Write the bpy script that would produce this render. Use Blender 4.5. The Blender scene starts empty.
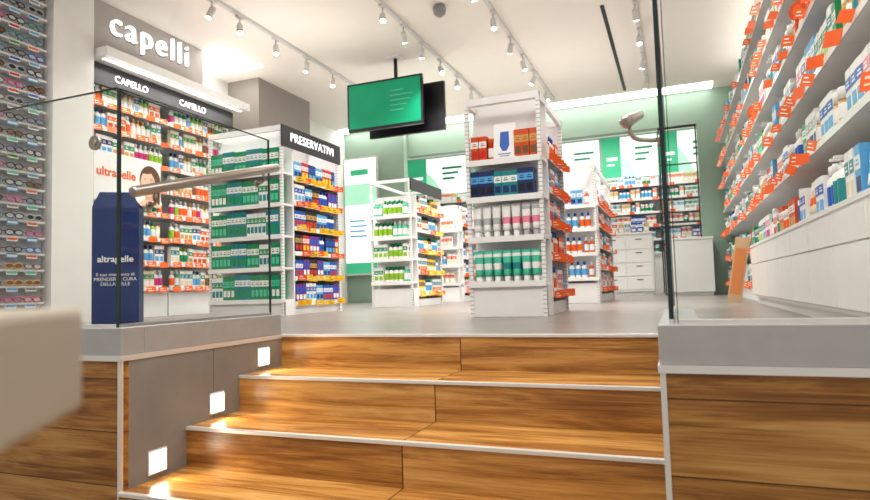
import bpy, math, random
from mathutils import Vector, Matrix
random.seed(7)
SC=bpy.context.scene
COL=SC.collection
# ---------------------------------------------------------------- materials
_m={}
def M(name,c,rough=.5,metal=0.,em=0.,noise=.05,nscale=6.,c2=None):
    if name in _m: return _m[name]
    m=bpy.data.materials.new(name); m.use_nodes=True; nt=m.node_tree; b=nt.nodes['Principled BSDF']
    tc=nt.nodes.new('ShaderNodeTexCoord'); n=nt.nodes.new('ShaderNodeTexNoise'); n.inputs['Scale'].default_value=nscale
    n.inputs['Detail'].default_value=3
    mx=nt.nodes.new('ShaderNodeMix'); mx.data_type='RGBA'
    mx.inputs[6].default_value=(*[v*(1-noise) for v in c],1); mx.inputs[7].default_value=(*[min(1,v*(1+noise)) for v in c],1)
    nt.links.new(tc.outputs['Object'],n.inputs['Vector'])
    nt.links.new(n.outputs['Fac'],mx.inputs[0])
    nt.links.new(mx.outputs[2],b.inputs['Base Color'])
    b.inputs['Roughness'].default_value=rough; b.inputs['Metallic'].default_value=metal
    if em>0:
        nt.links.new(mx.outputs[2],b.inputs['Emission Color']); b.inputs['Emission Strength'].default_value=em
    _m[name]=m; return m
PAL=dict(white=(.85,.85,.84),cream=(.76,.67,.52),orange=(.84,.13,.012),red=(.58,.02,.015),pink=(.80,.25,.35),navy=(.012,.035,.15),blue=(.01,.10,.48),
 sky=(.11,.40,.72),teal=(.008,.25,.27),green=(.004,.28,.115),mint=(.09,.55,.38),lime=(.30,.55,.04),yellow=(.90,.58,.015),purple=(.15,.03,.33),black=(.012,.012,.016),
 grey=(.26,.26,.28),silver=(.46,.47,.49),brown=(.20,.09,.035),gold=(.60,.35,.09),amber=(.62,.085,.01),skin=(.80,.48,.34),magenta=(.60,.02,.22))
def C(n): return M('plastic_'+n,PAL[n],rough=.36,noise=.03)
WHITE=M('white_metal',(.83,.83,.83),.35); WLAM=M('white_laminate',(.83,.83,.82),.3); GREYD=M('dark_grey_sign',(.05,.05,.055),.6)
STEEL=M('brushed_steel',(.46,.42,.38),.30,1.); ALU=M('aluminium_trim',(.72,.71,.69),.35,.4); TRK=M('track_grey_white',(.66,.65,.64),.5)
SAGE=M('sage_green_wall',(.31,.42,.34),.7,noise=.03); CEIL=M('ceiling_white',(.85,.80,.745),.8,noise=.02); WALLW=M('white_wall',(.80,.79,.77),.7)
TAUPE=M('taupe_panel',(.31,.285,.26),.6); TAUPE2=M('taupe_sign_panel',(.44,.41,.385),.6); CURB=M('pale_stone_curb',(.37,.37,.375),.35,noise=.08,nscale=20)
LED=M('led_white',(1,.98,.94),.5,em=5,noise=.01); LEDD=M('led_dim',(1,.98,.94),.5,em=1.6,noise=.01); LEDS=M('led_letters',(1,1,1),.5,em=.95,noise=.01); LENSW=M('lamp_lens',(1,.95,.85),.5,em=25,noise=.01)
RAIL=M('price_rail',(.84,.84,.83),.25)
STONE=M('dark_stone_tile',(.26,.252,.244),.5,noise=.30,nscale=4)
def perf():
    m=bpy.data.materials.new('perforated_white_metal'); m.use_nodes=True; nt=m.node_tree; b=nt.nodes['Principled BSDF']
    g=nt.nodes.new('ShaderNodeTexCoord'); s=nt.nodes.new('ShaderNodeSeparateXYZ'); nt.links.new(g.outputs['Object'],s.inputs[0])
    a=nt.nodes.new('ShaderNodeMath'); a.operation='MULTIPLY'; a.inputs[1].default_value=34; nt.links.new(s.outputs[2],a.inputs[0])
    f=nt.nodes.new('ShaderNodeMath'); f.operation='FRACT'; nt.links.new(a.outputs[0],f.inputs[0])
    l=nt.nodes.new('ShaderNodeMath'); l.operation='GREATER_THAN'; l.inputs[1].default_value=.74; nt.links.new(f.outputs[0],l.inputs[0])
    mx=nt.nodes.new('ShaderNodeMix'); mx.data_type='RGBA'; mx.inputs[6].default_value=(.83,.83,.83,1); mx.inputs[7].default_value=(.50,.50,.51,1)
    nt.links.new(l.outputs[0],mx.inputs[0]); nt.links.new(mx.outputs[2],b.inputs['Base Color']); b.inputs['Roughness'].default_value=.4
    return m
PERF=perf()
def wood(name,seamx=.96,rowh=None,row0=0.,gain=1.):
    m=bpy.data.materials.new(name); m.use_nodes=True; nt=m.node_tree; N=nt.nodes; L=nt.links; b=N['Principled BSDF']
    g=N.new('ShaderNodeNewGeometry'); s=N.new('ShaderNodeSeparateXYZ'); L.new(g.outputs['Position'],s.inputs[0])
    def mt(op,a,bv=None):
        n=N.new('ShaderNodeMath'); n.operation=op
        for i,v in enumerate((a,bv)):
            if v is None: continue
            if isinstance(v,(int,float)): n.inputs[i].default_value=v
            else: L.new(v,n.inputs[i])
        return n.outputs[0]
    side=mt('GREATER_THAN',s.outputs[0],seamx)
    oi=N.new('ShaderNodeObjectInfo')
    off=mt('ADD',mt('MULTIPLY',side,7.3),mt('MULTIPLY',oi.outputs['Random'],31.))
    if rowh:
        off=mt('ADD',off,mt('MULTIPLY',mt('FLOOR',mt('DIVIDE',mt('SUBTRACT',s.outputs[2],row0),rowh)),3.7))
    cb=N.new('ShaderNodeCombineXYZ')
    L.new(mt('ADD',mt('MULTIPLY',s.outputs[0],1.1),off),cb.inputs[0]); L.new(mt('MULTIPLY',s.outputs[1],10.),cb.inputs[1]); L.new(mt('MULTIPLY',s.outputs[2],14.),cb.inputs[2])
    n1=N.new('ShaderNodeTexNoise'); n1.inputs['Scale'].default_value=1.3; n1.inputs['Detail'].default_value=9; n1.inputs['Roughness'].default_value=.64; n1.inputs['Distortion'].default_value=.8
    L.new(cb.outputs[0],n1.inputs['Vector'])
    c2=N.new('ShaderNodeVectorMath'); c2.operation='MULTIPLY'; c2.inputs[1].default_value=(3.5,18,18); L.new(cb.outputs[0],c2.inputs[0])
    n2=N.new('ShaderNodeTexNoise'); n2.inputs['Scale'].default_value=1.; n2.inputs['Detail'].default_value=4; L.new(c2.outputs[0],n2.inputs['Vector'])
    v=mt('ADD',mt('MULTIPLY',n1.outputs[0],.78),mt('MULTIPLY',n2.outputs[0],.22))
    tone=N.new('ShaderNodeTexWhiteNoise'); tone.noise_dimensions='1D'; L.new(off,tone.inputs['W'])
    v=mt('ADD',v,mt('MULTIPLY',mt('SUBTRACT',tone.outputs['Value'],.5),.06))
    r=N.new('ShaderNodeValToRGB'); L.new(v,r.inputs[0]); e=r.color_ramp.elements
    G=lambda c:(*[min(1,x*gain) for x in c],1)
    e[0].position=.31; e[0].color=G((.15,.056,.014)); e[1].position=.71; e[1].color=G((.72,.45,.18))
    x=e.new(.43); x.color=G((.31,.142,.040)); x=e.new(.53); x.color=G((.50,.265,.082))
    seam=mt('LESS_THAN',mt('ABSOLUTE',mt('SUBTRACT',s.outputs[0],seamx)),.0022)
    if rowh:
        fr=mt('FRACT',mt('DIVIDE',mt('SUBTRACT',s.outputs[2],row0),rowh)); seam=mt('MAXIMUM',seam,mt('LESS_THAN',fr,.02))
    mx=N.new('ShaderNodeMix'); mx.data_type='RGBA'; L.new(seam,mx.inputs[0]); L.new(r.outputs[0],mx.inputs[6]); mx.inputs[7].default_value=(.08,.035,.012,1)
    L.new(mx.outputs[2],b.inputs['Base Color']); b.inputs['Roughness'].default_value=.24
    return m
WOOD=wood('oak_tile',gain=.95); WOODT_LIT=wood('oak_tile_tread_lit',gain=1.18); WOODP=wood('oak_tile_cladding',5.,.19,-.085,gain=.80)  # tread oak is lightened in its colour to stand for light from above
def tiles():
    m=bpy.data.materials.new('grey_floor_tile'); m.use_nodes=True; nt=m.node_tree; N=nt.nodes; L=nt.links; b=N['Principled BSDF']
    g=N.new('ShaderNodeNewGeometry'); br=N.new('ShaderNodeTexBrick'); br.inputs['Scale'].default_value=1; br.inputs['Brick Width'].default_value=1.2; br.inputs['Row Height'].default_value=.6
    br.inputs['Mortar Size'].default_value=.004; br.inputs['Color1'].default_value=(.25,.224,.208,1); br.inputs['Color2'].default_value=(.28,.252,.235,1); br.inputs['Mortar'].default_value=(.14,.127,.118,1)
    n=N.new('ShaderNodeTexNoise'); n.inputs['Scale'].default_value=3; n.inputs['Detail'].default_value=6
    L.new(g.outputs['Position'],br.inputs['Vector']); L.new(g.outputs['Position'],n.inputs['Vector'])
    mx=N.new('ShaderNodeMix'); mx.data_type='RGBA'; mx.blend_type='OVERLAY'; mx.inputs[0].default_value=.35; L.new(br.outputs[0],mx.inputs[6]); L.new(n.outputs[0],mx.inputs[7])
    L.new(mx.outputs[2],b.inputs['Base Color']); b.inputs['Roughness'].default_value=.3
    return m
FLOOR=tiles()
def glass():
    m=bpy.data.materials.new('clear_glass'); m.use_nodes=True; nt=m.node_tree; N=nt.nodes; L=nt.links; N.remove(N['Principled BSDF'])
    t=N.new('ShaderNodeBsdfTransparent'); t.inputs[0].default_value=(.975,.987,.98,1); g=N.new('ShaderNodeBsdfGlossy'); g.inputs['Roughness'].default_value=.02
    f=N.new('ShaderNodeLayerWeight'); f.inputs[0].default_value=.5
    pw=N.new('ShaderNodeMath'); pw.operation='POWER'; pw.inputs[1].default_value=4; ml=N.new('ShaderNodeMath'); ml.operation='MULTIPLY_ADD'; ml.inputs[1].default_value=.35; ml.inputs[2].default_value=.02
    L.new(f.outputs['Facing'],pw.inputs[0]); L.new(pw.outputs[0],ml.inputs[0])
    mx=N.new('ShaderNodeMixShader')
    L.new(ml.outputs[0],mx.inputs[0]); L.new(t.outputs[0],mx.inputs[1]); L.new(g.outputs[0],mx.inputs[2]); L.new(mx.outputs[0],N['Material Output'].inputs[0]); return m
GLASS=glass(); GEDGE=M('glass_edge_dark',(.03,.05,.05),.2)
# ---------------------------------------------------------------- mesh builder
class MB:
    def __init__(s): s.v=[];s.f=[];s.m=[];s.sm=[]
    def box(s,x0,x1,y0,y1,z0,z1,m=0):
        i=len(s.v); s.v+=[(x0,y0,z0),(x1,y0,z0),(x1,y1,z0),(x0,y1,z0),(x0,y0,z1),(x1,y0,z1),(x1,y1,z1),(x0,y1,z1)]
        for q in ((0,3,2,1),(4,5,6,7),(0,1,5,4),(1,2,6,5),(2,3,7,6),(3,0,4,7)):
            s.f.append(tuple(i+k for k in q)); s.m.append(m); s.sm.append(False)
        return s
    def rings(s,rings,mats,seg,caps=True):
        st=len(s.v)
        for (cx,cy,z,rx,ry) in rings:
            for k in range(seg):
                a=2*math.pi*k/seg; s.v.append((cx+rx*math.cos(a),cy+ry*math.sin(a),z))
        for j in range(len(rings)-1):
            for k in range(seg):
                a=st+j*seg+k; b=st+j*seg+(k+1)%seg
                s.f.append((a,b,b+seg,a+seg)); s.m.append(mats[j]); s.sm.append(True)
        if caps:
            s.f.append(tuple(st+k for k in range(seg))[::-1]); s.m.append(mats[0]); s.sm.append(False)
            o=st+(len(rings)-1)*seg; s.f.append(tuple(o+k for k in range(seg))); s.m.append(mats[-1]); s.sm.append(False)
        return s
    def lathe(s,prof,mats,seg=14,cx=0,cy=0,sq=1.): return s.rings([(cx,cy,z,r,r*sq) for r,z in prof],mats,seg)
    def tube(s,pts,r,m=0,seg=12):
        pts=[Vector(p) for p in pts]; st=len(s.v); n=len(pts)
        for i,p in enumerate(pts):
            t=(pts[min(i+1,n-1)]-pts[max(i-1,0)]).normalized()
            a=Vector((0,0,1)) if abs(t.z)<.9 else Vector((1,0,0)); u=t.cross(a).normalized(); w=t.cross(u)
            rr=r[i] if isinstance(r,(list,tuple)) else r
            for k in range(seg):
                an=2*math.pi*k/seg; q=p+u*math.cos(an)*rr+w*math.sin(an)*rr; s.v.append(tuple(q))
        for j in range(n-1):
            for k in range(seg):
                a=st+j*seg+k; b=st+j*seg+(k+1)%seg; s.f.append((a,b,b+seg,a+seg)); s.m.append(m); s.sm.append(True)
        s.f.append(tuple(st+k for k in range(seg))[::-1]); s.m.append(m); s.sm.append(False)
        o=st+(n-1)*seg; s.f.append(tuple(o+k for k in range(seg))); s.m.append(m); s.sm.append(False)
        return s
    def poly(s,pts,m=0):
        i=len(s.v); s.v+=list(pts); s.f.append(tuple(range(i,i+len(pts)))); s.m.append(m); s.sm.append(False); return s
    def mesh(s,name,mats):
        me=bpy.data.meshes.new(name); me.from_pydata(s.v,[],s.f)
        for m in mats: me.materials.append(m)
        me.polygons.foreach_set('material_index',s.m); me.polygons.foreach_set('use_smooth',s.sm); me.update(); return me
def ob(name,me,loc=(0,0,0),rz=0.,par=None,label=None,cat=None,group=None,kind=None,rot=None,bevel=0):
    o=bpy.data.objects.new(name,me); COL.objects.link(o); o.location=loc; o.rotation_euler=rot if rot else (0,0,rz)
    if par is not None: o.parent=par
    if label: o['label']=label
    if cat: o['category']=cat
    if group: o['group']=group
    if kind: o['kind']=kind
    if bevel:
        b=o.modifiers.new('bevel','BEVEL'); b.width=bevel; b.segments=2; b.limit_method='ANGLE'
    return o
def struct(name,mb,mats): return ob(name,mb.mesh(name,mats),kind='structure')
def text(s,size,mat,off=0.,ext=.003,sp=1.,bev=0):
    c=bpy.data.curves.new('t','FONT'); c.body=s; c.size=size; c.align_x='CENTER'; c.align_y='CENTER'; c.extrude=ext; c.offset=off; c.space_character=sp
    if bev: c.bevel_depth=bev; c.bevel_resolution=2
    o=bpy.data.objects.new('t',c); COL.objects.link(o); bpy.context.view_layer.update()
    me=bpy.data.meshes.new_from_object(o.evaluated_get(bpy.context.evaluated_depsgraph_get())); bpy.data.objects.remove(o)
    for v in me.vertices: x,y,z=v.co; v.co=(x,-z,y)
    me.materials.clear(); me.materials.append(mat); return me
# ---------------------------------------------------------------- room
T_,R_,W_=.324,.16,1.828
CZ=3.05
f=MB(); f.box(-4.2,3.1,.014,10,-.12,0).box(-4.2,-.005,-.93,.014,-.12,0).box(W_+.03,3.1,-.93,.014,-.12,0); struct('floor',f,[FLOOR])
struct('floor.001',MB().box(-4.2,3.1,-5,-1.944,-1.08,-.96),[FLOOR])
struct('ceiling',MB().box(-4.2,3.1,-5,10,CZ,CZ+.1),[CEIL])
struct('wall_left',MB().box(-3.7,-3.6,-5,10,-1.08,CZ),[WALLW])
struct('wall_right',MB().box(2.98,3.1,-5,10,-1.08,CZ),[WALLW])
struct('wall_back',MB().box(-4.2,3.1,9.6,9.7,0,CZ),[SAGE])
struct('wall_back_left',MB().box(-3.6,-2.43,7.0,7.15,0,CZ),[SAGE])
struct('wall_soffit',MB().box(-2.43,2.27,7.2,7.35,2.55,CZ),[SAGE])
struct('wall_back_right',MB().box(2.27,2.98,7.2,7.35,0,CZ),[SAGE])
struct('wall_column',MB().box(-3.6,-3.1,3.9,5.1,0,CZ),[TAUPE])
struct('wall_pillar',MB().box(-3.6,-3.08,1.04,1.44,0,CZ),[WALLW])
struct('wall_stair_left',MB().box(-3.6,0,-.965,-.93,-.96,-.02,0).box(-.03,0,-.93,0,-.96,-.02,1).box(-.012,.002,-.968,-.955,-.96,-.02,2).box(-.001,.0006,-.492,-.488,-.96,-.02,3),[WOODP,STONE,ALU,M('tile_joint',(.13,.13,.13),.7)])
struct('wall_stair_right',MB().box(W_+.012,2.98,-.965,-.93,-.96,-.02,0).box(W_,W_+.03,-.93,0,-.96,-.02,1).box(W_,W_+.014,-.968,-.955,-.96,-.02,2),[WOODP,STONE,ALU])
struct('trim_1',MB().box(-3.6,.004,-.97,-.93,-.02,0,0).box(-.03,.004,-.93,0,-.02,0),[ALU])
struct('trim_2',MB().box(W_-.004,2.98,-.97,-.93,-.02,0,0).box(W_-.004,W_+.03,-.93,0,-.02,0),[ALU])
ob('curb',MB().box(-3.6,0,-.965,-.86,0,.1).box(-.105,0,-.86,-.0,0,.1).mesh('curb',[CURB]),label='pale grey stone curb under the glass balustrade beside the stairs',cat='curb',bevel=.003)
ob('curb',MB().box(W_,2.98,-.965,-.86,0,.1).box(W_,W_+.105,-.86,-.0,0,.1).mesh('curb',[CURB]),label='pale grey stone curb under the glass balustrade near the shelves',cat='curb',bevel=.003)
for k in range(0,7):
    e=ob('stair_step',None,(0,-T_*k,-R_*k),label='wide oak look tiled step with pale metal nosing' if k else 'top oak look tiled riser meeting the shop floor',cat='step',group='steps of the wide staircase')
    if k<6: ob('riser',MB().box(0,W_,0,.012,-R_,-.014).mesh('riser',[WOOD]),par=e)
    if k: ob('tread',MB().box(0,W_,.014,T_,-.014,0).mesh('tread',[WOODT_LIT]),par=e)
    ob('nosing',MB().box(0,W_,-.006,.014,-.013,.0015).mesh('nosing',[ALU]),par=e,bevel=.002)
SL=M('step_light_glow',(1,.95,.82),.5,em=4.,noise=.01)
for i,(y,z) in enumerate(((-.15,-.095),(-.474,-.255),(-.80,-.415))):
    e=ob('step_light',MB().box(0,.006,-.046,.046,-.046,.046,0).mesh('step_light',[ALU]),(0,y,z),label='square recessed step light set in the dark stone side wall',cat='light',group='step lights along the stairs',bevel=.002)
    ob('lens',MB().box(.006,.009,-.038,.038,-.038,.038).mesh('lens',[SL]),par=e)
    l=bpy.data.lights.new('step_lamp','AREA'); l.energy=.6; l.size=.07; l.color=(1,.84,.60); l.spread=math.radians(100); lo=bpy.data.objects.new('step_lamp',l); COL.objects.link(lo); lo.location=(.014,y,z); lo.rotation_euler=(0,-math.pi/2+.10,0)
def gpanel(x0,x1,y0,y1,lab):
    e=ob('glass_balustrade',None,((x0+x1)/2,(y0+y1)/2,.1),label=lab,cat='glass panel')
    hx=(x1-x0)/2; hy=(y1-y0)/2; H=.90
    ob('pane',MB().box(-hx,hx,-hy,hy,0,H).mesh('pane',[GLASS]),par=e)
    q=MB()
    if hx>hy: q.box(-hx-.002,-hx,-hy,hy,0,H).box(hx,hx+.002,-hy,hy,0,H).box(-hx,hx,-hy,hy,H,H+.002)
    else: q.box(-hx,hx,-hy-.002,-hy,0,H).box(-hx,hx,hy,hy+.002,0,H).box(-hx,hx,-hy,hy,H,H+.002)
    ob('polished_edge',q.mesh('polished_edge',[GEDGE]),par=e)
    ob('channel',MB().box(-hx,hx,-hy-.006,hy+.006,0,.012).mesh('channel',[ALU]),par=e)
gpanel(-3.5,-.045,-.945,-.933,'frameless clear glass panel standing on the curb by the eyewear rack')
gpanel(-.057,-.045,-.925,-.02,'frameless clear glass panel with steel handrail beside the stairs')
gpanel(W_+.05,2.95,-.945,-.933,'frameless clear glass panel standing on the curb before the white cabinet')
gpanel(W_+.028,W_+.04,-.925,-.02,'narrow seen clear glass panel carrying a steel handrail end')
def rail(xr,xg,lab,dz=0,y0=-.9,ts=(.12,.88),r=.019):
    e=ob('handrail',None,(xr,y0,.6+dz),label=lab,cat='handrail')
    p0=Vector((0,0,0)); p1=Vector((0,.88,.245)); d=(p1-p0).normalized()
    ob('rail',MB().tube([p0-d*.008,p0-d*.006,p0-d*.002,p0+d*.004,p1-d*.004,p1+d*.002,p1+d*.006],[r*.35,r*.7,r*.93,r,r,r*.93,r*.6],0,24).mesh('rail',[STEEL]),par=e)
    for t in ts:
        p=p0.lerp(p1,t); g=Vector((xg-xr,p.y+.03,p.z-.060))
        pts=[p+Vector((0,0,-.015)),p+Vector((0,.0,-.035)),p+Vector(((xg-xr)*.12,.008,-.050)),p+Vector(((xg-xr)*.3,.015,-.057)),p+Vector(((xg-xr)*.7,.028,-.060)),g]
        s=1 if xg>xr else -1
        ob('bracket',MB().tube(pts,.0065,0,10).tube([g,g-Vector((s*.006,0,0))],.017,0,18).mesh('bracket',[STEEL]),par=e)
rail(.02,-.045,'brushed steel handrail on brackets beside the stairs by the eyewear rack',y0=-.93,r=.021)
rail(W_-.055,W_+.028,'brushed steel handrail seen end on beside the stairs',.045,ts=(.15,),r=.018)
e=ob('glass_clamp',MB().tube([(0,-.010,0),(0,0,0)],.028,0,24).mesh('glass_clamp',[STEEL]),(-.15,-.946,.80),label='round brushed steel button fixed to the glass panel',cat='fitting')
ob('hub',MB().tube([(0,-.014,0),(0,-.010,0)],.012,0,16).mesh('hub',[STEEL]),par=e)
# ---------------------------------------------------------------- products
_pc={}
def pbox(w,d,h,a,b,c,nm='carton'):
    k=('b',w,d,h,a,b,c,nm)
    if k not in _pc:
        q=MB().box(-w/2,w/2,-d/2,d/2,0,h,0).box(-w*.5,w*.5,-d/2-.0012,-d/2,h*.55,h*.8,1).box(-w*.38,w*.38,-d/2-.0012,-d/2,h*.15,h*.42,2)
        q.box(-w*.3,w*.3,-d/2-.0018,-d/2-.0012,h*.62,h*.66,0).box(-w*.22,w*.22,-d/2-.0018,-d/2-.0012,h*.7,h*.73,0)
        _pc[k]=(q.mesh(nm,[C(a),C(b),C(c)]),w,nm,'%s %s with %s band standing on a shelf'%(a,nm.replace('_',' '),b),'box',h)
    return _pc[k]
def pbottle(r,h,a,b,c,sq=.75,nm='bottle'):
    k=('o',r,h,a,b,c,nm)
    if k not in _pc:
        q=MB().lathe([(r*.9,0),(r,.006),(r,h*.15),(r*1.01,h*.16),(r*1.01,h*.55),(r,h*.56),(r,h*.68),(r*.5,h*.77),(r*.42,h*.79)],[0,0,0,1,1,0,0,0],14,sq=sq)
        q.lathe([(r*.5,h*.79),(r*.5,h*.97),(r*.42,h)],[2,2],14,sq=1)
        _pc[k]=(q.mesh(nm,[C(a),C(b),C(c)]),2*r,nm,'%s plastic bottle with %s label and %s cap'%(a,b,c),'bottle',h)
    return _pc[k]
def ppump(r,h,a,b,c):
    k=('p',r,h,a,b,c)
    if k not in _pc:
        q=MB().lathe([(r*.92,0),(r,.006),(r,h*.1),(r*1.01,h*.11),(r*1.01,h*.55),(r,h*.56),(r,h*.7),(r*.4,h*.76)],[0,0,0,1,1,0,0],14)
        q.lathe([(r*.4,h*.76),(r*.4,h*.86),(r*.15,h*.87),(r*.15,h*.95)],[2,2,2],10).box(-r*.3,r*.3,-r*1.2,r*.3,h*.95,h,2)
        _pc[k]=(q.mesh('pump_bottle',[C(a),C(b),C(c)]),2*r,'pump_bottle','%s pump bottle with %s label on a shelf'%(a,b),'bottle',h)
    return _pc[k]
def pjar(r,h,a,b,c):
    k=('j',r,h,a,b,c)
    if k not in _pc:
        q=MB().lathe([(r*.94,0),(r,.005),(r,h*.15),(r*1.01,h*.16),(r*1.01,h*.55),(r,h*.56),(r*.95,h*.66)],[0,0,0,1,1,0],16).lathe([(r*1.02,h*.66),(r*1.02,h*.97),(r*.96,h)],[2,2],16)
        _pc[k]=(q.mesh('jar',[C(a),C(b),C(c)]),2*r,'jar','%s cosmetic jar with %s label and %s lid'%(a,b,c),'jar',h)
    return _pc[k]
def ptube(w,h,a,b,c):
    k=('t',w,h,a,b,c)
    if k not in _pc:
        R=[]; n=8
        for i in range(n+1):
            t=i/n; z=h*(.2+.8*t); R.append((0,0,z,w*(.36+.14*t),w*.36*(1-t)**.8+.0022))
        q=MB().rings(R,[0,0,1,1,0,0,2,0],14)
        cap=MB().lathe([(w*.30,0),(w*.32,.004),(w*.31,h*.2)],[0,0],14)
        body=q.mesh('tube',[C(a),C(b),C(c)]); cm=cap.mesh('cap',[C(c)])
        q.lathe([(w*.30,0),(w*.32,.004),(w*.31,h*.2)],[2,2],14)
        full=q.mesh('tube',[C(a),C(b),C(c)])
        _pc[k]=(full,w,'tube','%s squeeze tube with %s band standing on its cap'%(a,b),'tube',h,body,cm)
    return _pc[k]
def W2(org,rz,x,y,z):
    c,s=math.cos(rz),math.sin(rz); return (org[0]+c*x-s*y,org[1]+s*x+c*y,org[2]+z)
def put(p,org,rz,x,y,z,group,detail=False,jit=.06):
    me=p[0]
    if detail and len(p)>6: me=p[6]
    o=ob(p[2],me,W2(org,rz,x,y,z),rz+random.uniform(-jit,jit),label=p[3],cat=p[4],group=group)
    if detail and len(p)>6: ob('cap',p[7],par=o)
    return o
def fill(org,rz,x0,x1,y,z,prods,group,gap=.008,run=(3,5),detail=False,ranks=1,maxh=.5):
    x=x0; prods=[p for p in prods if p[5]<=maxh] or prods[:1]
    last=None
    while True:
        p=random.choice([q for q in prods if q is not last] or prods); last=p; n=random.randint(*run)
        for _ in range(n):
            if x+p[1]>x1: return
            for r in range(ranks): put(p,org,rz,x+p[1]/2,y+r*(p[1]+.015),z,group,detail)
            x+=p[1]+gap
        x+=gap*1.5
# ---------------------------------------------------------------- shelving bay
def tagmesh(a,b):
    k=('tag',a,b)
    if k not in _pc:
        q=MB().box(-.045,.045,-.002,0,-.028,.028,0).box(-.028,.006,-.003,-.002,.006,.014,1).box(-.028,.026,-.003,-.002,-.013,-.007,1)
        _pc[k]=q.mesh('price_tag',[C(a),C(b)])
    return _pc[k]
def bay(par,ploc,org,rz,w,d,levels,H,tags=(),tagn=3,back=True,posts=True,z0=0.,tagrot=(0,0,0),tagscale=1.,plinth=0.,lip=.035,tagp=.85,backmat=None,tagsq=1.,jit=.08):
    L=tuple(org[i]-ploc[i] for i in range(3))
    if back: ob('back_panel',MB().box(0,w,d-.02,d,z0,H).mesh('back_panel',[backmat or WHITE]),L,rz,par)
    if posts:
        for x in (0,w-.03): ob('upright',MB().box(x,x+.03,d-.06,d-.02,z0,H).mesh('upright',[PERF]),L,rz,par)
    if plinth: ob('plinth',MB().box(.0,w,.02,d-.02,0,plinth-.02).mesh('plinth',[WHITE]),L,rz,par,bevel=.003)
    for z in levels:
        s=ob('shelf',MB().box(.002,w-.002,.0,d-.02,z-.02,z,0).box(.002,w-.002,-.006,0,z-lip,z+.006,1).mesh('shelf',[WHITE,RAIL]),L,rz,par)
        if tags:
            n=tagn
            for i in range(n):
                if random.random()>tagp: continue
                x=(i+.5)*w/n+random.uniform(-.25,.25)*jit*w
                t=ob('price_tag',tagmesh(*random.choice(tags)),(x,-.009-.04*abs(tagrot[2]),z-.012+random.uniform(-.1,.1)*jit),par=s,rot=(tagrot[0],tagrot[1]+random.uniform(-1,1)*jit,tagrot[2]+random.uniform(-1,1)*jit))
                sc=tagscale*random.uniform(1-jit,1+jit); t.scale=(sc,sc,sc*tagsq)
OT=[('orange','white'),('orange','white'),('orange','cream'),('orange','orange')]
def gondola(x0,x1,y0,y1,H,flev,slev,label,header=None,frontTags=(),sideTags=OT,cd=.2,tn=4,hz=.2,top=.05,backH=None,lamp=0,tz=-.55):
    P=(x0,y0,0); e=ob('gondola_shelf',None,P,label=label,cat='shelf unit')
    w=x1-x0; dp=y1-y0
    bay(e,P,(x0,y0,0),0,w,cd,flev,backH or H,frontTags,4,plinth=min(.24,flev[0]) if flev[0]>.1 else 0,tagp=.5,posts=False)
    for x in (0,w-.026):
        ob('upright',MB().box(x,x+.026,.012,.04,0,H).mesh('upright',[PERF]),(0,0,0),0,e)
    bay(e,P,(x1,y0+cd,0),math.pi/2,dp-cd,w/2-.01,slev,backH or H,sideTags,tn,plinth=.11,tagscale=.95,posts=False,tagrot=(0,0,tz))
    ob('end_panel',MB().box(.02,w-.02,dp,dp+.02,0,backH or H).mesh('end_panel',[WHITE]),(0,0,0),0,e)
    ob('upright',MB().box(w-.03,w,dp-.01,dp+.02,0,H).mesh('upright',[PERF]),(0,0,0),0,e)
    ob('upright',MB().box(0,.03,dp-.01,dp+.02,0,H).mesh('upright',[PERF]),(0,0,0),0,e)
    for nm,b in (('top_rail',(0,w,.01,.04)),('top_rail',(0,w,dp-.01,dp+.02)),('top_rail',(0,.03,.04,dp-.01)),('top_rail',(w-.03,w,.04,dp-.01))):
        ob(nm,MB().box(*b,H-top,H).mesh(nm,[WHITE]),(0,0,0),0,e)
    if header is not None:
        ob('header_sign',MB().box(w+.001,w+.02,.0,dp+.02,H-hz,H).mesh('header_sign',[GREYD]),(0,0,0),0,e)
        if header: ob('header_text',text(header,.118,LEDS,sp=1.1),(w+.023,dp*.5,H-hz/2),math.pi/2,e)
    l=bpy.data.lights.new('added_ceiling_fill','AREA'); l.shape='RECTANGLE'; l.size=w*.7; l.size_y=dp*.7; l.energy=lamp or 7; l.color=(1,.95,.88); lo=bpy.data.objects.new('added_ceiling_fill',l); COL.objects.link(lo); lo.location=((x0+x1)/2,(y0+y1)/2,H+.02); lo.rotation_euler=(math.pi,0,0)  # upward fill added to brighten the ceiling; the gondola has no such fixture
    return e
# D : central gondola
D=(.53,1.07,1.45,2.32)
gondola(*D,1.54,(.24,.55,.83,1.09),(.16,.42,.66,.90,1.14),'white metal gondola with tubes and jars facing the stairs',sideTags=OT,tn=8,cd=.24)
g='tubes and jars on the white front gondola'
org=(D[0],D[2],0)
for z,pr,rk in ((.24,[ptube(.066,.22,'mint','white','white'),ptube(.066,.22,'mint','teal','white')],2),
             (.55,[ptube(.068,.23,'white','pink','silver'),ptube(.068,.23,'white','silver','white'),ptube(.068,.23,'white','pink','white')],2),
             (.83,[ptube(.062,.21,'navy','sky','black'),pbox(.055,.05,.19,'navy','sky','black'),ptube(.062,.21,'teal','navy','black'),pbox(.054,.05,.18,'teal','white','navy')],2)):
    fill(org,0,.03,.515,.05,z,pr,g,gap=.001,run=(2,3),detail=True,ranks=rk)
AB=pbox(.055,.055,.18,'amber','white','red','skincare_box'); AB2=pbox(.052,.055,.20,'amber','gold','brown','skincare_box'); AJ=pjar(.026,.16,'red','white','amber')
for x,p in ((.065,AB),(.125,AB),(.18,AJ),(.375,AB2),(.43,AB2),(.485,AB2)): put(p,org,0,x,.06,1.09,g)
for x in (.065,.125,.38,.44): put(AB,org,0,x,.13,1.09,g)
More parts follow.
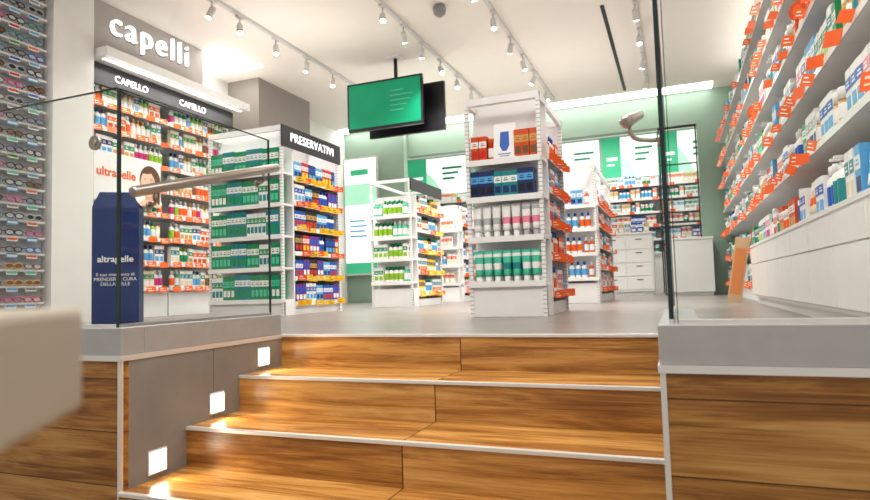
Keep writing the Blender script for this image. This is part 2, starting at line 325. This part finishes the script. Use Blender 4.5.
e=ob('counter_poster',MB().box(-.08,.08,0,.008,0,.26,0).mesh('counter_poster',[C('white')]),W2(org,0,.28,.03,1.092),label='small white promotional card with a blue tube picture',cat='sign',rot=(-.12,0,0))
ob('printed_picture',MB().poly([(-.03,-.001,.2),(-.035,-.001,.1),(-.015,-.001,.06),(.015,-.001,.06),(.035,-.001,.1),(.03,-.001,.2)][::-1],0).mesh('printed_picture',[C('blue')]),par=e)
ob('printed_bars',MB().box(-.045,.045,-.0015,0,.036,.042).box(-.035,.035,-.0015,0,.022,.027).mesh('printed_bars',[C('blue')]),par=e)
so=(D[1],D[2]+.24,0)
mix1=[pbox(.06,.05,.15,'orange','white','red'),pbottle(.028,.18,'white','orange','blue'),pbox(.07,.05,.16,'white','red','orange'),pjar(.03,.10,'white','sky','sky'),pbottle(.026,.17,'amber','white','white'),pbox(.06,.05,.17,'sky','white','navy')]
for z in (.16,.42,.66,.90,1.14): fill(so,math.pi/2,.02,.60,.035,z,mix1,g+' side',run=(2,3),gap=.003)
# A gondola
A=(-2.36,-1.50,2.12,3.16)
gondola(*A,1.79,(.15,.45,.75,1.05,1.35),(.12,.36,.60,.84,1.08,1.32),'white gondola with green product boxes and a dark header sign','PRESERVATIVI',sideTags=[('yellow','white'),('yellow','navy'),('yellow','orange'),('orange','white')],tn=8,hz=.20,lamp=8,tz=-.8)
g='green boxes on the gondola end'
org=(A[0],A[2],0)
pr=[pbox(.044,.05,.23,'green','white','mint','supplement_box'),pbox(.044,.05,.24,'teal','white','green','supplement_box'),pbox(.044,.05,.23,'green','mint','white','supplement_box'),pbox(.042,.05,.22,'white','green','teal','supplement_box')]
for z in (.15,.45,.75,1.05,1.35):
    fill(org,0,.035,.83,.035,z,[pr[0],pr[1],pr[2],pr[0],pr[3]],g,gap=.002,run=(3,5),ranks=2 if z<1.3 else 1)
so=(A[1],A[2]+.2,0)
mix2=[pbox(.06,.05,.16,'blue','white','red','small_box'),pbox(.06,.05,.17,'navy','blue','sky','small_box'),pbox(.055,.05,.18,'white','blue','sky','small_box'),pbox(.06,.05,.16,'sky','white','navy','small_box'),pbox(.055,.05,.17,'purple','blue','white','small_box'),pbottle(.027,.18,'white','blue','blue'),pbox(.06,.05,.17,'black','gold','red','small_box'),pbox(.055,.05,.17,'red','white','yellow','small_box')]
for z in (.12,.36,.60,.84,1.08,1.32): fill(so,math.pi/2,.02,.82,.03,z,mix2,'small coloured boxes on the gondola side',run=(2,3),gap=.003)
# B gondola
B=(-1.57,-1.03,4.02,5.02)
gondola(*B,1.54,(.30,.58,.84,1.10),(.16,.42,.68,.94,1.18),'white gondola with green and white bottles and a dark header',header='',tn=6,hz=.14,backH=1.36,top=.035,sideTags=[('yellow','white'),('yellow','navy'),('orange','white')])
org=(B[0],B[2],0)
for z in (.30,.58,.84,1.10):
    fill(org,0,.03,.52,.05,z,[pbottle(.03,.19,'white','lime','green'),pbox(.06,.05,.18,'white','green','lime','supplement_box'),pbottle(.03,.19,'mint','white','white')],'green and white bottles on a gondola end',run=(2,4),gap=.003,ranks=2)
so=(B[1],B[2]+.2,0)
mix3=[pbottle(.03,.18,'yellow','white','green'),pbox(.07,.05,.16,'yellow','navy','white','small_box'),pbottle(.028,.17,'white','sky','teal'),pbox(.07,.05,.17,'white','teal','orange','small_box'),pbottle(.03,.18,'brown','cream','black')]
for z in (.16,.42,.68,.94,1.18): fill(so,math.pi/2,.02,.78,.035,z,mix3,'bottles on the gondola side',run=(2,4),gap=.003)
# C gondola
Cg=(-1.72,-1.12,6.0,6.9)
gondola(*Cg,1.45,(.28,.55,.82,1.08),(.16,.42,.68,.94,1.18),'white gondola with cream and orange cartons near the back',tn=4)
mix4=[pbox(.07,.05,.17,'white','orange','cream'),pbox(.07,.05,.16,'cream','red','white'),pbottle(.03,.18,'white','sky','blue'),pbox(.06,.05,.18,'white','pink','magenta')]
for z in (.28,.55,.82,1.08): fill((Cg[0],Cg[2],0),0,.03,.56,.06,z,mix4,'cartons on the rear gondola end',run=(2,4))
for z in (.16,.42,.68,.94,1.18): fill((Cg[1],Cg[2]+.2,0),math.pi/2,.02,.68,.05,z,mix4,'cartons on the rear gondola side',run=(2,4))
# E gondola
E=(.50,1.10,4.2,5.9)
gondola(*E,1.54,(.28,.55,.82,1.08),(.16,.40,.64,.88,1.12),'long white gondola with small cartons behind the front gondola',sideTags=OT+[('white','red')],tn=9)
for z in (.28,.55,.82,1.08): fill((E[0],E[2],0),0,.03,.57,.06,z,mix4+mix1,'cartons on the long gondola end',run=(2,3))
for z in (.16,.40,.64,.88,1.12): fill((E[1],E[2]+.2,0),math.pi/2,.02,1.45,.04,z,mix4+mix2[:2]+mix1,'cartons on the long gondola side',run=(2,3),gap=.012)
# ---------------------------------------------------------------- hair care wall
lv=(.3,.56,.82,1.08,1.34,1.60,1.86,2.10)
HB='shampoo_bottle'
mixH=[pbottle(.033,.19,'white','orange','white',nm=HB),pbottle(.03,.20,'green','white','white',nm=HB),pbottle(.03,.18,'lime','white','green',nm=HB),pbox(.06,.05,.18,'white','green','gold'),pbottle(.032,.19,'white','green','lime',nm=HB),ppump(.032,.20,'cream','brown','white'),
      pbottle(.03,.19,'white','sky','navy',nm=HB),pbox(.06,.05,.19,'white','teal','cream'),pbottle(.03,.18,'cream','white','gold',nm=HB),pbottle(.03,.19,'white','magenta','white',nm=HB),pbox(.07,.05,.17,'white','orange','amber'),pbox(.06,.05,.19,'white','navy','sky'),ppump(.03,.20,'white','lime','white'),pbox(.06,.05,.18,'cream','green','white')]
for y0 in (1.48,2.48):
    P=(-3.2,y0,0); e=ob('wall_shelf_unit',None,P,label='white wall shelving full of hair care bottles with orange tags',cat='shelf unit',group='hair care wall shelving')
    bay(e,P,P,math.pi/2,.98,.38,lv,2.25,OT,6,plinth=.28,tagscale=1.08,tagp=.97,tagrot=(-.3,0,-.3),lip=.03)
    for z in lv: fill(P,math.pi/2,.03,.94,.045,z,mixH,'hair care bottles on the wall shelving',run=(1,3),maxh=.21,gap=.002)
e=ob('illuminated_sign',None,(-3.1,1.46,2.2),label='white canopy with glowing white letters above hair care shelving',cat='sign')
ob('canopy',MB().box(-.48,.16,0,2.05,.27,.36).mesh('canopy',[WLAM]),par=e,bevel=.004)
ob('downlight_strip',MB().box(.04,.08,.05,2.0,.264,.27).mesh('downlight_strip',[LEDD]),par=e)
ob('fascia',MB().box(-.06,0,0,1.42,.36,.846).mesh('fascia',[TAUPE2]),par=e)
ob('category_strip',MB().box(-.1,-.06,0,2.0,.06,.264).mesh('category_strip',[GREYD]),par=e)
ob('sign_lettering',text('capelli',.345,LEDS,off=-.007,ext=.018,sp=1.17,bev=.003),(.026,.66,.665),math.pi/2,e)
ob('painted_letter_shadow',text('capelli',.345,M('letter_shadow_grey',(.20,.19,.18),.6),off=.003,ext=.001,sp=1.17),(.002,.664,.658),math.pi/2,e)  # dark grey copy of the letters, painted in as their shadow on the fascia
ob('category_lettering',text('CAPELLO',.095,LEDS,sp=1.05),(-.056,.48,.16),math.pi/2,e)
ob('category_lettering',text('CAPELLO',.095,LEDS,sp=1.05),(-.056,1.32,.16),math.pi/2,e)
l=bpy.data.lights.new('canopy_lamp','AREA'); l.shape='RECTANGLE'; l.size=.05; l.size_y=1.9; l.energy=12; l.color=(1,.96,.9); lo=bpy.data.objects.new('canopy_lamp',l); COL.objects.link(lo); lo.location=(-3.04,2.48,2.455); lo.rotation_euler=(0,-.3,0)
# portrait poster
e=ob('portrait_poster',MB().box(0,.012,0,.80,0,.48).mesh('portrait_poster',[C('white')]),(-3.16,1.5,1.14),label='white advertising poster with smiling woman and orange lettering',cat='poster')
def disc(cy,cz,ry,rz_,x,n=24,tilt=0.): return [(x,cy+ry*math.cos(2*math.pi*i/n)*math.cos(tilt)-rz_*math.sin(2*math.pi*i/n)*math.sin(tilt),cz+ry*math.cos(2*math.pi*i/n)*math.sin(tilt)+rz_*math.sin(2*math.pi*i/n)*math.cos(tilt)) for i in range(n)]
q=MB(); k=.63
q.poly(disc(k+.03,.27,.135,.155,.0125),0); q.poly([(.0128,k+.03,.07),(.0128,k+.155,.03),(.0128,k+.165,.27),(.0128,k+.06,.33)],0)
q.poly([(.0132,k-.04,.0),(.0132,k+.07,.0),(.0132,k+.06,.14),(.0132,k-.03,.12)],6); q.poly([(.0134,k-.16,.002),(.0134,k+.165,.002),(.0134,k+.12,.05),(.0134,k+.06,.07),(.0134,k-.05,.06)],1)
q.poly(disc(k,.235,.092,.132,.0138,28,.06),1); q.poly(disc(k+.053,.215,.034,.09,.0139,20,.06),6)
q.poly(disc(k-.002,.362,.088,.024,.0142,16,.15),0)
for s in (-1,1):
    q.poly(disc(k+s*.038,.262,.015,.006,.0144,12),5); q.poly(disc(k+s*.038,.262,.006,.006,.0146,10),2); q.poly(disc(k+s*.038,.282,.020,.003,.0144,10,-s*.12),0)
q.poly([(.0144,k+.002,.26),(.0144,k+.008,.26),(.0144,k+.014,.215),(.0144,k-.009,.213)],6)
q.poly(disc(k,.176,.031,.012,.0144,14),3); q.poly(disc(k,.178,.024,.0055,.0146,12),5)
ob('printed_portrait',q.mesh('printed_portrait',[M('hair_brown',(.12,.05,.022),.6),M('skin_print',(.82,.53,.40),.6),C('black'),M('lip_print',(.55,.12,.10),.6),C('amber'),C('white'),M('skin_shadow',(.68,.39,.28),.6)]),par=e)
ob('printed_text',text('ultrapelle',.12,C('orange'),off=.002,ext=.0008),(.0145,.25,.28),math.pi/2,e)
# blue totem bag
e=ob('display_bag',MB().box(-.14,.14,-.07,.07,0,.80,0).mesh('display_bag',[C('navy')]),(-1.53,.36,0),.62,label='tall navy blue cardboard display bag with white lettering',cat='display',bevel=.003)
ob('carry_flap',MB().poly([(-.14,-.068,.80),(.14,-.068,.80),(.10,-.05,.90),(-.10,-.05,.90)]).poly([(-.14,.068,.80),(.14,.068,.80),(.10,.05,.86),(-.10,.05,.86)]).mesh('carry_flap',[C('navy')]),par=e)
ob('printed_text',text('altrapelle',.058,C('white'),off=.001,ext=.001),(0,-.072,.46),0,e)
ob('printed_text',text('Il tuo momento di\nPRENDERCI CURA\nDELLA PELLE',.031,C('white'),ext=.001),(0,-.072,.33),0,e)
# ---------------------------------------------------------------- eyewear rack
P=(-3.1,0,0)
e=ob('eyewear_rack',None,P,label='tall white rack holding rows of reading glasses',cat='display rack')
ob('back_panel',MB().box(-.12,-.08,-.2,1.02,.1,2.95).mesh('back_panel',[M('rack_grey',(.42,.43,.45),.25)]),par=e)
ob('base',MB().box(-.2,0.05,-.2,1.02,0,.1).mesh('base',[WLAM]),par=e)
fr=[(.033*math.cos(a*math.pi/6),.021*math.sin(a*math.pi/6)) for a in range(12)]
q=MB()
for sx in (-.036,.036):
    q.tube([(sx+a,0,b) for a,b in fr]+[(sx+fr[0][0],0,fr[0][1])],.0042,0,6)
    q.poly([(sx+a*.95,0,b*.95) for a,b in fr],1)
q.tube([(-.008,0,.006),(0,-.004,.012),(.008,0,.006)],.004,0,6)
for s in (-1,1): q.tube([(s*.069,0,.01),(s*.072,.06,.01),(s*.069,.085,-.008)],.0035,0,6)
gm=[q.mesh('glasses',[C(a),C(b)]) for a,b in (('black','grey'),('brown','silver'),('red','silver'),('navy','grey'),('black','silver'),('teal','grey'),('gold','brown'),('blue','silver'),('magenta','grey'),('silver','black'),('black','brown'))]
cm=[MB().box(-.045,.045,0,.002,-.040,-.0,0).box(-.04,.04,-.001,0,-.030,-.012,1).mesh('price_card',[C(a),C(b)]) for a,b in (('white','blue'),('white','red'),('white','grey'),('sky','white'),('white','sky'),('cream','green'),('white','orange'),('white','mint'))]
for i in range(20):
    z=.22+i*.136
    b=ob('display_bar',MB().box(-.08,-.01,-.18,1.0,z-.042,z-.037).box(-.012,-.008,-.18,1.0,z-.037,z-.026).mesh('display_bar',[WHITE]),par=e)
    for j in range(7):
        y=-.1+j*.164+random.uniform(-.006,.006)
        ob('glasses',random.choice(gm),(P[0]+.02,y,z),math.pi/2+random.uniform(-.12,.12),label='pair of framed reading glasses hung on the rack',cat='glasses',group='glasses on the eyewear rack')
        ob('price_card',random.choice(cm),(-.004,y,z-.03),math.pi/2,b)
# ---------------------------------------------------------------- right wall shelves
XR=2.5
lvN=(.86,1.20,1.54,1.88,2.22); lvF=(.16,.50)+lvN
def mb(w,d,h,a,b,c,nm='medicine_box'): return pbox(w,d,h,a,b,c,nm)
mixR=[mb(.08,.07,.19,'white','blue','sky'),mb(.075,.07,.17,'white','orange','red'),mb(.07,.07,.21,'white','teal','cream'),pjar(.042,.14,'white','orange','white'),mb(.09,.07,.18,'white','green','lime'),pbottle(.037,.23,'white','sky','blue'),
      pjar(.040,.16,'gold','white','white'),mb(.075,.07,.21,'sky','white','navy'),pbottle(.035,.22,'white','blue','white'),mb(.08,.07,.19,'white','pink','magenta'),pjar(.042,.15,'cream','teal','silver'),ppump(.035,.23,'white','teal','white'),pbottle(.037,.22,'teal','white','white'),mb(.08,.07,.20,'white','silver','navy'),ppump(.035,.23,'cream','gold','white'),ptube(.075,.21,'white','sky','blue'),ptube(.075,.21,'cream','orange','white'),mb(.075,.07,.18,'amber','white','gold'),mb(.08,.07,.19,'green','white','mint')]
bigtag=[('orange','white'),('orange','white'),('orange','cream'),('orange','orange')]
# round shelf wobbler
wob=MB().tube([(0,-.001,0),(0,.001,0)],.05,0,20).tube([(0,-.002,0),(0,-.001,0)],.028,1,16).mesh('round_marker',[C('amber'),C('orange')])
ys=-.65; k=0
while ys<7.0:
    w=1.0 if ys<6.3 else 7.15-ys
    near=ys<3.2
    P=(XR+.06,ys+w,0)
    e=ob('wall_shelf_unit',None,P,label='white wall shelving with base cabinet, boxes and orange price flags' if near else 'white wall shelving down to the floor with orange price flags',cat='shelf unit',group='long wall shelving')
    L=lvN if near else lvF
    bay(e,P,P,-math.pi/2,w,.36,L,2.60,bigtag,5 if near else 3,tagrot=(-.12,.25,.6),tagscale=.95,z0=.5 if near else 0,tagp=.66,plinth=0 if near else .16,tagsq=1.1,jit=.18,lip=.026)
    if near and k%2: ob('round_marker',wob,(-.04,-w*.45,L[2]+.03),-math.pi/2+.7,e)
    if near:
        ob('base_cabinet',MB().box(.001,w-.001,-.06,.34,.06,.48).box(0,w,-.07,.34,.48,.5).box(0.001,w-.001,-.03,.3,0,.06).mesh('base_cabinet',[WLAM]),(0,0,0),-math.pi/2,e)
        for j in range(2):
            for a,b in ((.08,.33),(.338,.465)):
                ob('drawer_front',MB().box(j*w/2+.004,(j+1)*w/2-.004,-.072,-.061,a,b).mesh('drawer_front',[WLAM]),(0,0,0),-math.pi/2,e,bevel=.002)
        fill(P,-math.pi/2,.02,w-.02,.02,.5,mixR,'boxes on the long wall shelving',gap=.005,run=(1,3),ranks=2)
    for z in L:
        fill(P,-math.pi/2,.02,w-.02,.045,z,mixR,'boxes on the long wall shelving' if near else 'boxes on the distant wall shelving',gap=.003 if near else .03,run=(1,3) if near else (1,2),maxh=.25)
    ys+=w; k+=1
e=ob('leaning_sign',MB().box(-.06,.06,0,.015,0,.60).mesh('leaning_sign',[M('pale_wood_board',(.62,.42,.25),.5,noise=.15)]),(2.355,3.6,0),0,label='slim orange and wood toned board leaning by the white cabinet',cat='sign',rot=(-.0,.18,-.3))
ob('orange_panel',MB().box(-.045,.045,-.004,0,.08,.5).mesh('orange_panel',[M('soft_orange',(.68,.25,.08),.5)]),par=e)
# ---------------------------------------------------------------- tvs
GS=M('screen_green',(.0,.19,.095),.3,em=.6,noise=.35,nscale=1.2)
def tv(x0,x1,y,z0,z1,rz,lab):
    w=x1-x0; h=z1-z0
    e=ob('television',None,((x0+x1)/2,y,z0),rz,label=lab,cat='television')
    ob('housing',MB().box(-w/2,w/2,0,.05,0,h).mesh('housing',[C('black')]),par=e,bevel=.004)
    ob('screen',MB().box(-w/2+.025,w/2-.025,-.003,0,.035,h-.025).mesh('screen',[GS]),par=e)
    ob('mount_plate',MB().box(-.12,.12,.05,.07,h*.3,h*.8).mesh('mount_plate',[C('black')]),par=e)
    return e
e=tv(-1.81,-.80,3.95,2.16,2.76,0,'large black television showing a green screen, hung from ceiling')
SLG=M('screen_light_green',(.08,.34,.21),.4,em=.4)
q=MB()
for i in range(5): q.box(.08,.26+.04*((i*7)%4),-.005,-.003,.44-i*.06,.45-i*.06)
ob('screen_text',q.mesh('screen_text',[SLG]),par=e)
tv(-1.64,-.62,4.25,2.12,2.72,math.pi,'second black television mounted back to back')
e=ob('ceiling_mount',MB().tube([(0,0,0),(0,0,-.55)],.022).mesh('ceiling_mount',[GREYD]),(-1.19,4.06,CZ),label='dark metal pole holding the two televisions',cat='mount')
ob('crossbar',MB().box(-.3,.3,-.035,.12,-.60,-.55).mesh('crossbar',[GREYD]),par=e)
ob('ceiling_plate',MB().box(-.09,.09,-.09,.09,-.02,0).mesh('ceiling_plate',[WHITE]),par=e)
ob('ceiling_camera',MB().lathe([(.05,0),(.07,-.03),(.06,-.09),(.02,-.12)][::-1],[0,0,0],16).mesh('ceiling_camera',[M('grey_dome',(.3,.3,.3),.3)]),(-.20,3.0,CZ),label='small grey dome camera on the ceiling',cat='camera')
# ---------------------------------------------------------------- tracks & spots
hm=MB().lathe([(.027,-.075),(.031,-.065),(.031,.02),(.024,.04)],[0,0,0],16).mesh('head',[TRK])
lm=MB().lathe([(.025,-.077),(.025,-.0755)],[0],16).mesh('lens',[LENSW])
am=MB().tube([(0,0,.04),(0,0,.12)],.008).box(-.02,.02,-.05,.05,.12,.14).mesh('arm',[TRK])
for X,y0,y1,yl in ((-2.1,1.0,6.6,(1.9,2.3,2.9,3.5,4.1,4.7,5.3,5.9)),(-.69,.8,6.6,(2.0,2.7,3.2,3.7,4.3,4.9,5.5,6.1)),(.27,1.0,6.6,(2.6,3.3,4.0,4.6,5.2,6.0)),(1.63,1.0,6.7,(2.4,3.0,3.7,4.4,5.2,6.1))):
    ob('lighting_track',MB().box(-.02,.02,y0,y1,-.035,0).mesh('lighting_track',[TRK]),(X,0,CZ),label='slim white ceiling lighting track',cat='lighting track',group='ceiling lighting tracks')
    for j,y in enumerate(yl):
        rx=random.uniform(-.6,.1) if j%2 else random.uniform(-.4,.5); ry=random.uniform(-.5,.5)
        e=ob('track_spotlight',am,(X,y,CZ-.175),label='small white spotlight aimed down from the ceiling track',cat='spotlight',group='ceiling track spotlights')
        h=ob('lamp_head',hm,(0,0,.03),par=e,rot=(rx,ry,0)); ob('lens',lm,par=h)
        l=bpy.data.lights.new('spot_lamp','SPOT'); l.energy=40; l.spot_size=2.1; l.spot_blend=.7; l.shadow_soft_size=.07; l.color=(1,.96,.905)
        lo=bpy.data.objects.new('spot_lamp',l); COL.objects.link(lo); lo.location=(X,y,CZ-.34); lo.rotation_euler=(rx*.5,ry*.5,0)
ob('ceiling_slot',MB().box(-.02,.02,-1.5,1.5,-.006,0).mesh('ceiling_slot',[C('black')]),(1.31,5.2,CZ),label='narrow black linear slot in the ceiling',cat='vent')
def recess(x0,x1,y0,y1,lab,power=0):
    ob('ceiling_light',MB().box(x0,x1,y0,y1,CZ-.012,CZ,0).mesh('ceiling_light',[LED]),label=lab,cat='light')
recess(-2.4,2.5,6.85,7.15,'long white linear light along the green soffit')
recess(-3.55,-2.45,6.7,6.95,'white linear light above the green wall')
recess(-3.3,-2.8,2.9,3.6,'square white ceiling light panel near the column')
def area(loc,sx,sy,e,rot=(0,0,0),col=(1,.96,.9)):
    l=bpy.data.lights.new('area_fill','AREA'); l.shape='RECTANGLE'; l.size=sx; l.size_y=sy; l.energy=e; l.color=col
    o=bpy.data.objects.new('area_fill',l); COL.objects.link(o); o.location=loc; o.rotation_euler=rot
area((1,-1.9,2.95),2.5,1.6,98); area((-2.6,-1.0,2.95),1.2,1.6,40); area((2.0,.2,3.0),.5,1.5,14)  # unseen overhead fill added for the stairs and lobby
area((0,8.4,2.95),4.5,.6,70)
area((2.8,3.2,2.66),.25,6,10,(math.pi,0,0)); area((-3.35,2.5,2.66),.2,1.8,8,(math.pi,0,0))  # upward fill added above the wall shelving to lift the ceiling
# ---------------------------------------------------------------- back area
LBX=M('light_box_white',(.82,.90,.87),.4,em=.65,noise=.04); LBG=M('light_box_green',(.05,.39,.21),.4,em=.5,noise=.15,nscale=2); LBL=M('light_box_pale_green',(.40,.73,.54),.4,em=.55,noise=.1); LBB=M('light_box_blue',(.05,.28,.50),.4,em=.4,noise=.1)
e=ob('light_box',MB().box(0,.68,-.06,0,0,2.1).mesh('light_box',[ALU]),(-3.60,6.995,.48),label='tall illuminated poster box on the green wall',cat='poster')
q=MB().box(.03,.65,-.064,-.06,.03,2.07,0).box(.03,.65,-.066,-.064,1.25,1.62,2).box(.03,.65,-.066,-.064,.03,.22,1)
for i in range(4): q.box(.12,.42+.04*(i%2),-.068,-.066,.95-i*.09,.975-i*.09,3)
q.box(.15,.5,-.068,-.066,1.78,1.88,1)
ob('lit_face',q.mesh('lit_face',[LBX,LBG,LBL,LBB]),par=e)
PB='product_box'
mixW=[mb(.08,.06,.18,'white','green','silver',PB),mb(.09,.06,.17,'white','sky','white',PB),mb(.08,.06,.19,'white','red','cream',PB),mb(.09,.06,.18,'white','teal','silver',PB),mb(.07,.06,.19,'white','orange','white',PB),pbottle(.03,.19,'white','sky','blue'),pjar(.035,.14,'white','green','white'),mb(.08,.06,.18,'cream','gold','white',PB),mb(.08,.06,.17,'blue','white','white',PB)]
for x0,x1 in ((-3.5,-2.1),(-2.0,-.7),(-.6,.6),(.66,1.66),(1.68,2.68)):
    w=x1-x0; P=(x0,9.2,0)
    e=ob('wall_shelf_unit',None,P,label='white back wall shelving below illuminated green panels',cat='shelf unit',group='back wall shelving')
    lvb=(.75,1.0,1.25,1.5,1.75,2.0)
    bay(e,P,P,0,w,.38,lvb,2.2,OT,7,plinth=.74,tagp=.4)
    q=MB().box(.0,w,.3,.38,2.22,3.0,0).box(.0,w*.34,.296,.3,2.22,3.0,1)
    q.poly([(w*.34,.297,2.22),(w*.62,.297,2.22),(w*.46,.297,2.55),(w*.34,.297,2.72)],3)
    for i in range(3): q.box(w*.60,w*(.92-.06*i),.296,.3,2.74-i*.11,2.785-i*.11,2)
    q.box(w*.08,w*.28,.294,.296,2.56,2.62,0).box(w*.08,w*.22,.294,.296,2.46,2.49,0)
    ob('lit_panel',q.mesh('lit_panel',[LBX,LBG,C('green'),LBL]),par=e)
    for z in lvb: fill(P,0,.03,w-.03,.06,z,mixW,'boxes on the back wall shelving',gap=.006,run=(1,3),maxh=.2)
for x0,lab in ((.70,'white service counter with drawer fronts'),(-1.6,'white service counter near the back shelving')):
    e=ob('service_counter',MB().box(0,.85,0,.45,.06,1.0,0).box(.02,.83,.03,.42,0,.06,0).box(-.02,.87,-.02,.47,1.0,1.03,0).mesh('service_counter',[WLAM]),(x0,7.9,0),label=lab,cat='counter',bevel=.004)
    for i in range(4):
        for j in range(2):
            d_=ob('drawer_front',MB().box(.02+j*.41,.42+j*.41,-.012,0,.1+i*.22,.29+i*.22,0).mesh('drawer_front',[C('white')]),par=e,bevel=.002)
            ob('handle',MB().box(.17+j*.41,.27+j*.41,-.02,-.012,.25+i*.22,.262+i*.22).mesh('handle',[GREYD]),par=d_)
    for k in range(8): put(random.choice(mixW),(x0,7.9,0),0,.06+k*.1,.12,1.03,'boxes on the service counter')
e=ob('service_counter',MB().box(0,.62,0,.33,.05,.80,0).box(.02,.6,.03,.3,0,.05,0).box(-.01,.63,-.01,.34,.8,.83).mesh('service_counter',[WLAM]),(1.76,6.82,0),label='plain white low counter against the green wall',cat='counter',bevel=.004)
e=ob('glazed_frame',MB().box(0,.54,0,.03,0,.03).box(0,.54,0,.03,1.44,1.47).box(0,.02,0,.03,.03,1.44).box(.52,.54,0,.03,.03,1.44).box(.02,.52,.005,.02,.88,.90).mesh('glazed_frame',[GREYD]),(1.72,7.22,1.08),label='thin dark framed opening showing stocked shelves behind',cat='frame')
for x in (.0,.52): ob('leg',MB().box(x,x+.02,0,.03,-1.08,0).mesh('leg',[GREYD]),par=e)
# ---------------------------------------------------------------- camera
p=(1.87904,-2.61781,.20857,.37415,.06298,-.02993,611.8169)
cy,sy=math.cos(p[3]),math.sin(p[3])
F=Vector((-sy*math.cos(p[4]),cy*math.cos(p[4]),math.sin(p[4]))); Rr=Vector((cy,sy,0)); U=Rr.cross(F)
r2=Rr*math.cos(p[5])+U*math.sin(p[5]); u2=-Rr*math.sin(p[5])+U*math.cos(p[5])
cd=bpy.data.cameras.new('camera'); co=bpy.data.objects.new('camera',cd); COL.objects.link(co)
co.matrix_world=Matrix((( r2.x,u2.x,-F.x,p[0]),(r2.y,u2.y,-F.y,p[1]),(r2.z,u2.z,-F.z,p[2]),(0,0,0,1)))
cd.sensor_width=36; cd.lens=36*p[6]/870; cd.clip_start=.05
cd.dof.use_dof=True; cd.dof.focus_distance=3.0; cd.dof.aperture_fstop=3.6
SC.camera=co
# barrier stand near the foot of the stairs
yaw=.61; e=ob('barrier_panel',None,(1.4753,-2.2939,-.96),yaw,label='cream coloured solid panel of a barrier stand',cat='barrier')
zt=.203+.96; zb=zt-.074
ob('panel',MB().box(-.22,0,-.30,0,zb,zt).mesh('panel',[M('cream_laminate',(.42,.37,.31),.5)]),par=e,bevel=.006)
ob('post',MB().box(-.20,-.16,-.28,-.24,0,zb).mesh('post',[STEEL]),par=e); ob('base_plate',MB().box(-.26,-.10,-.34,-.18,0,.02).mesh('base_plate',[STEEL]),par=e)
w=bpy.data.worlds.new('world'); SC.world=w; w.use_nodes=True; w.node_tree.nodes['Background'].inputs[0].default_value=(1,.97,.93,1); w.node_tree.nodes['Background'].inputs[1].default_value=.43
SC.view_settings.view_transform='Standard'
try: SC.view_settings.look='Medium High Contrast'
except Exception: pass
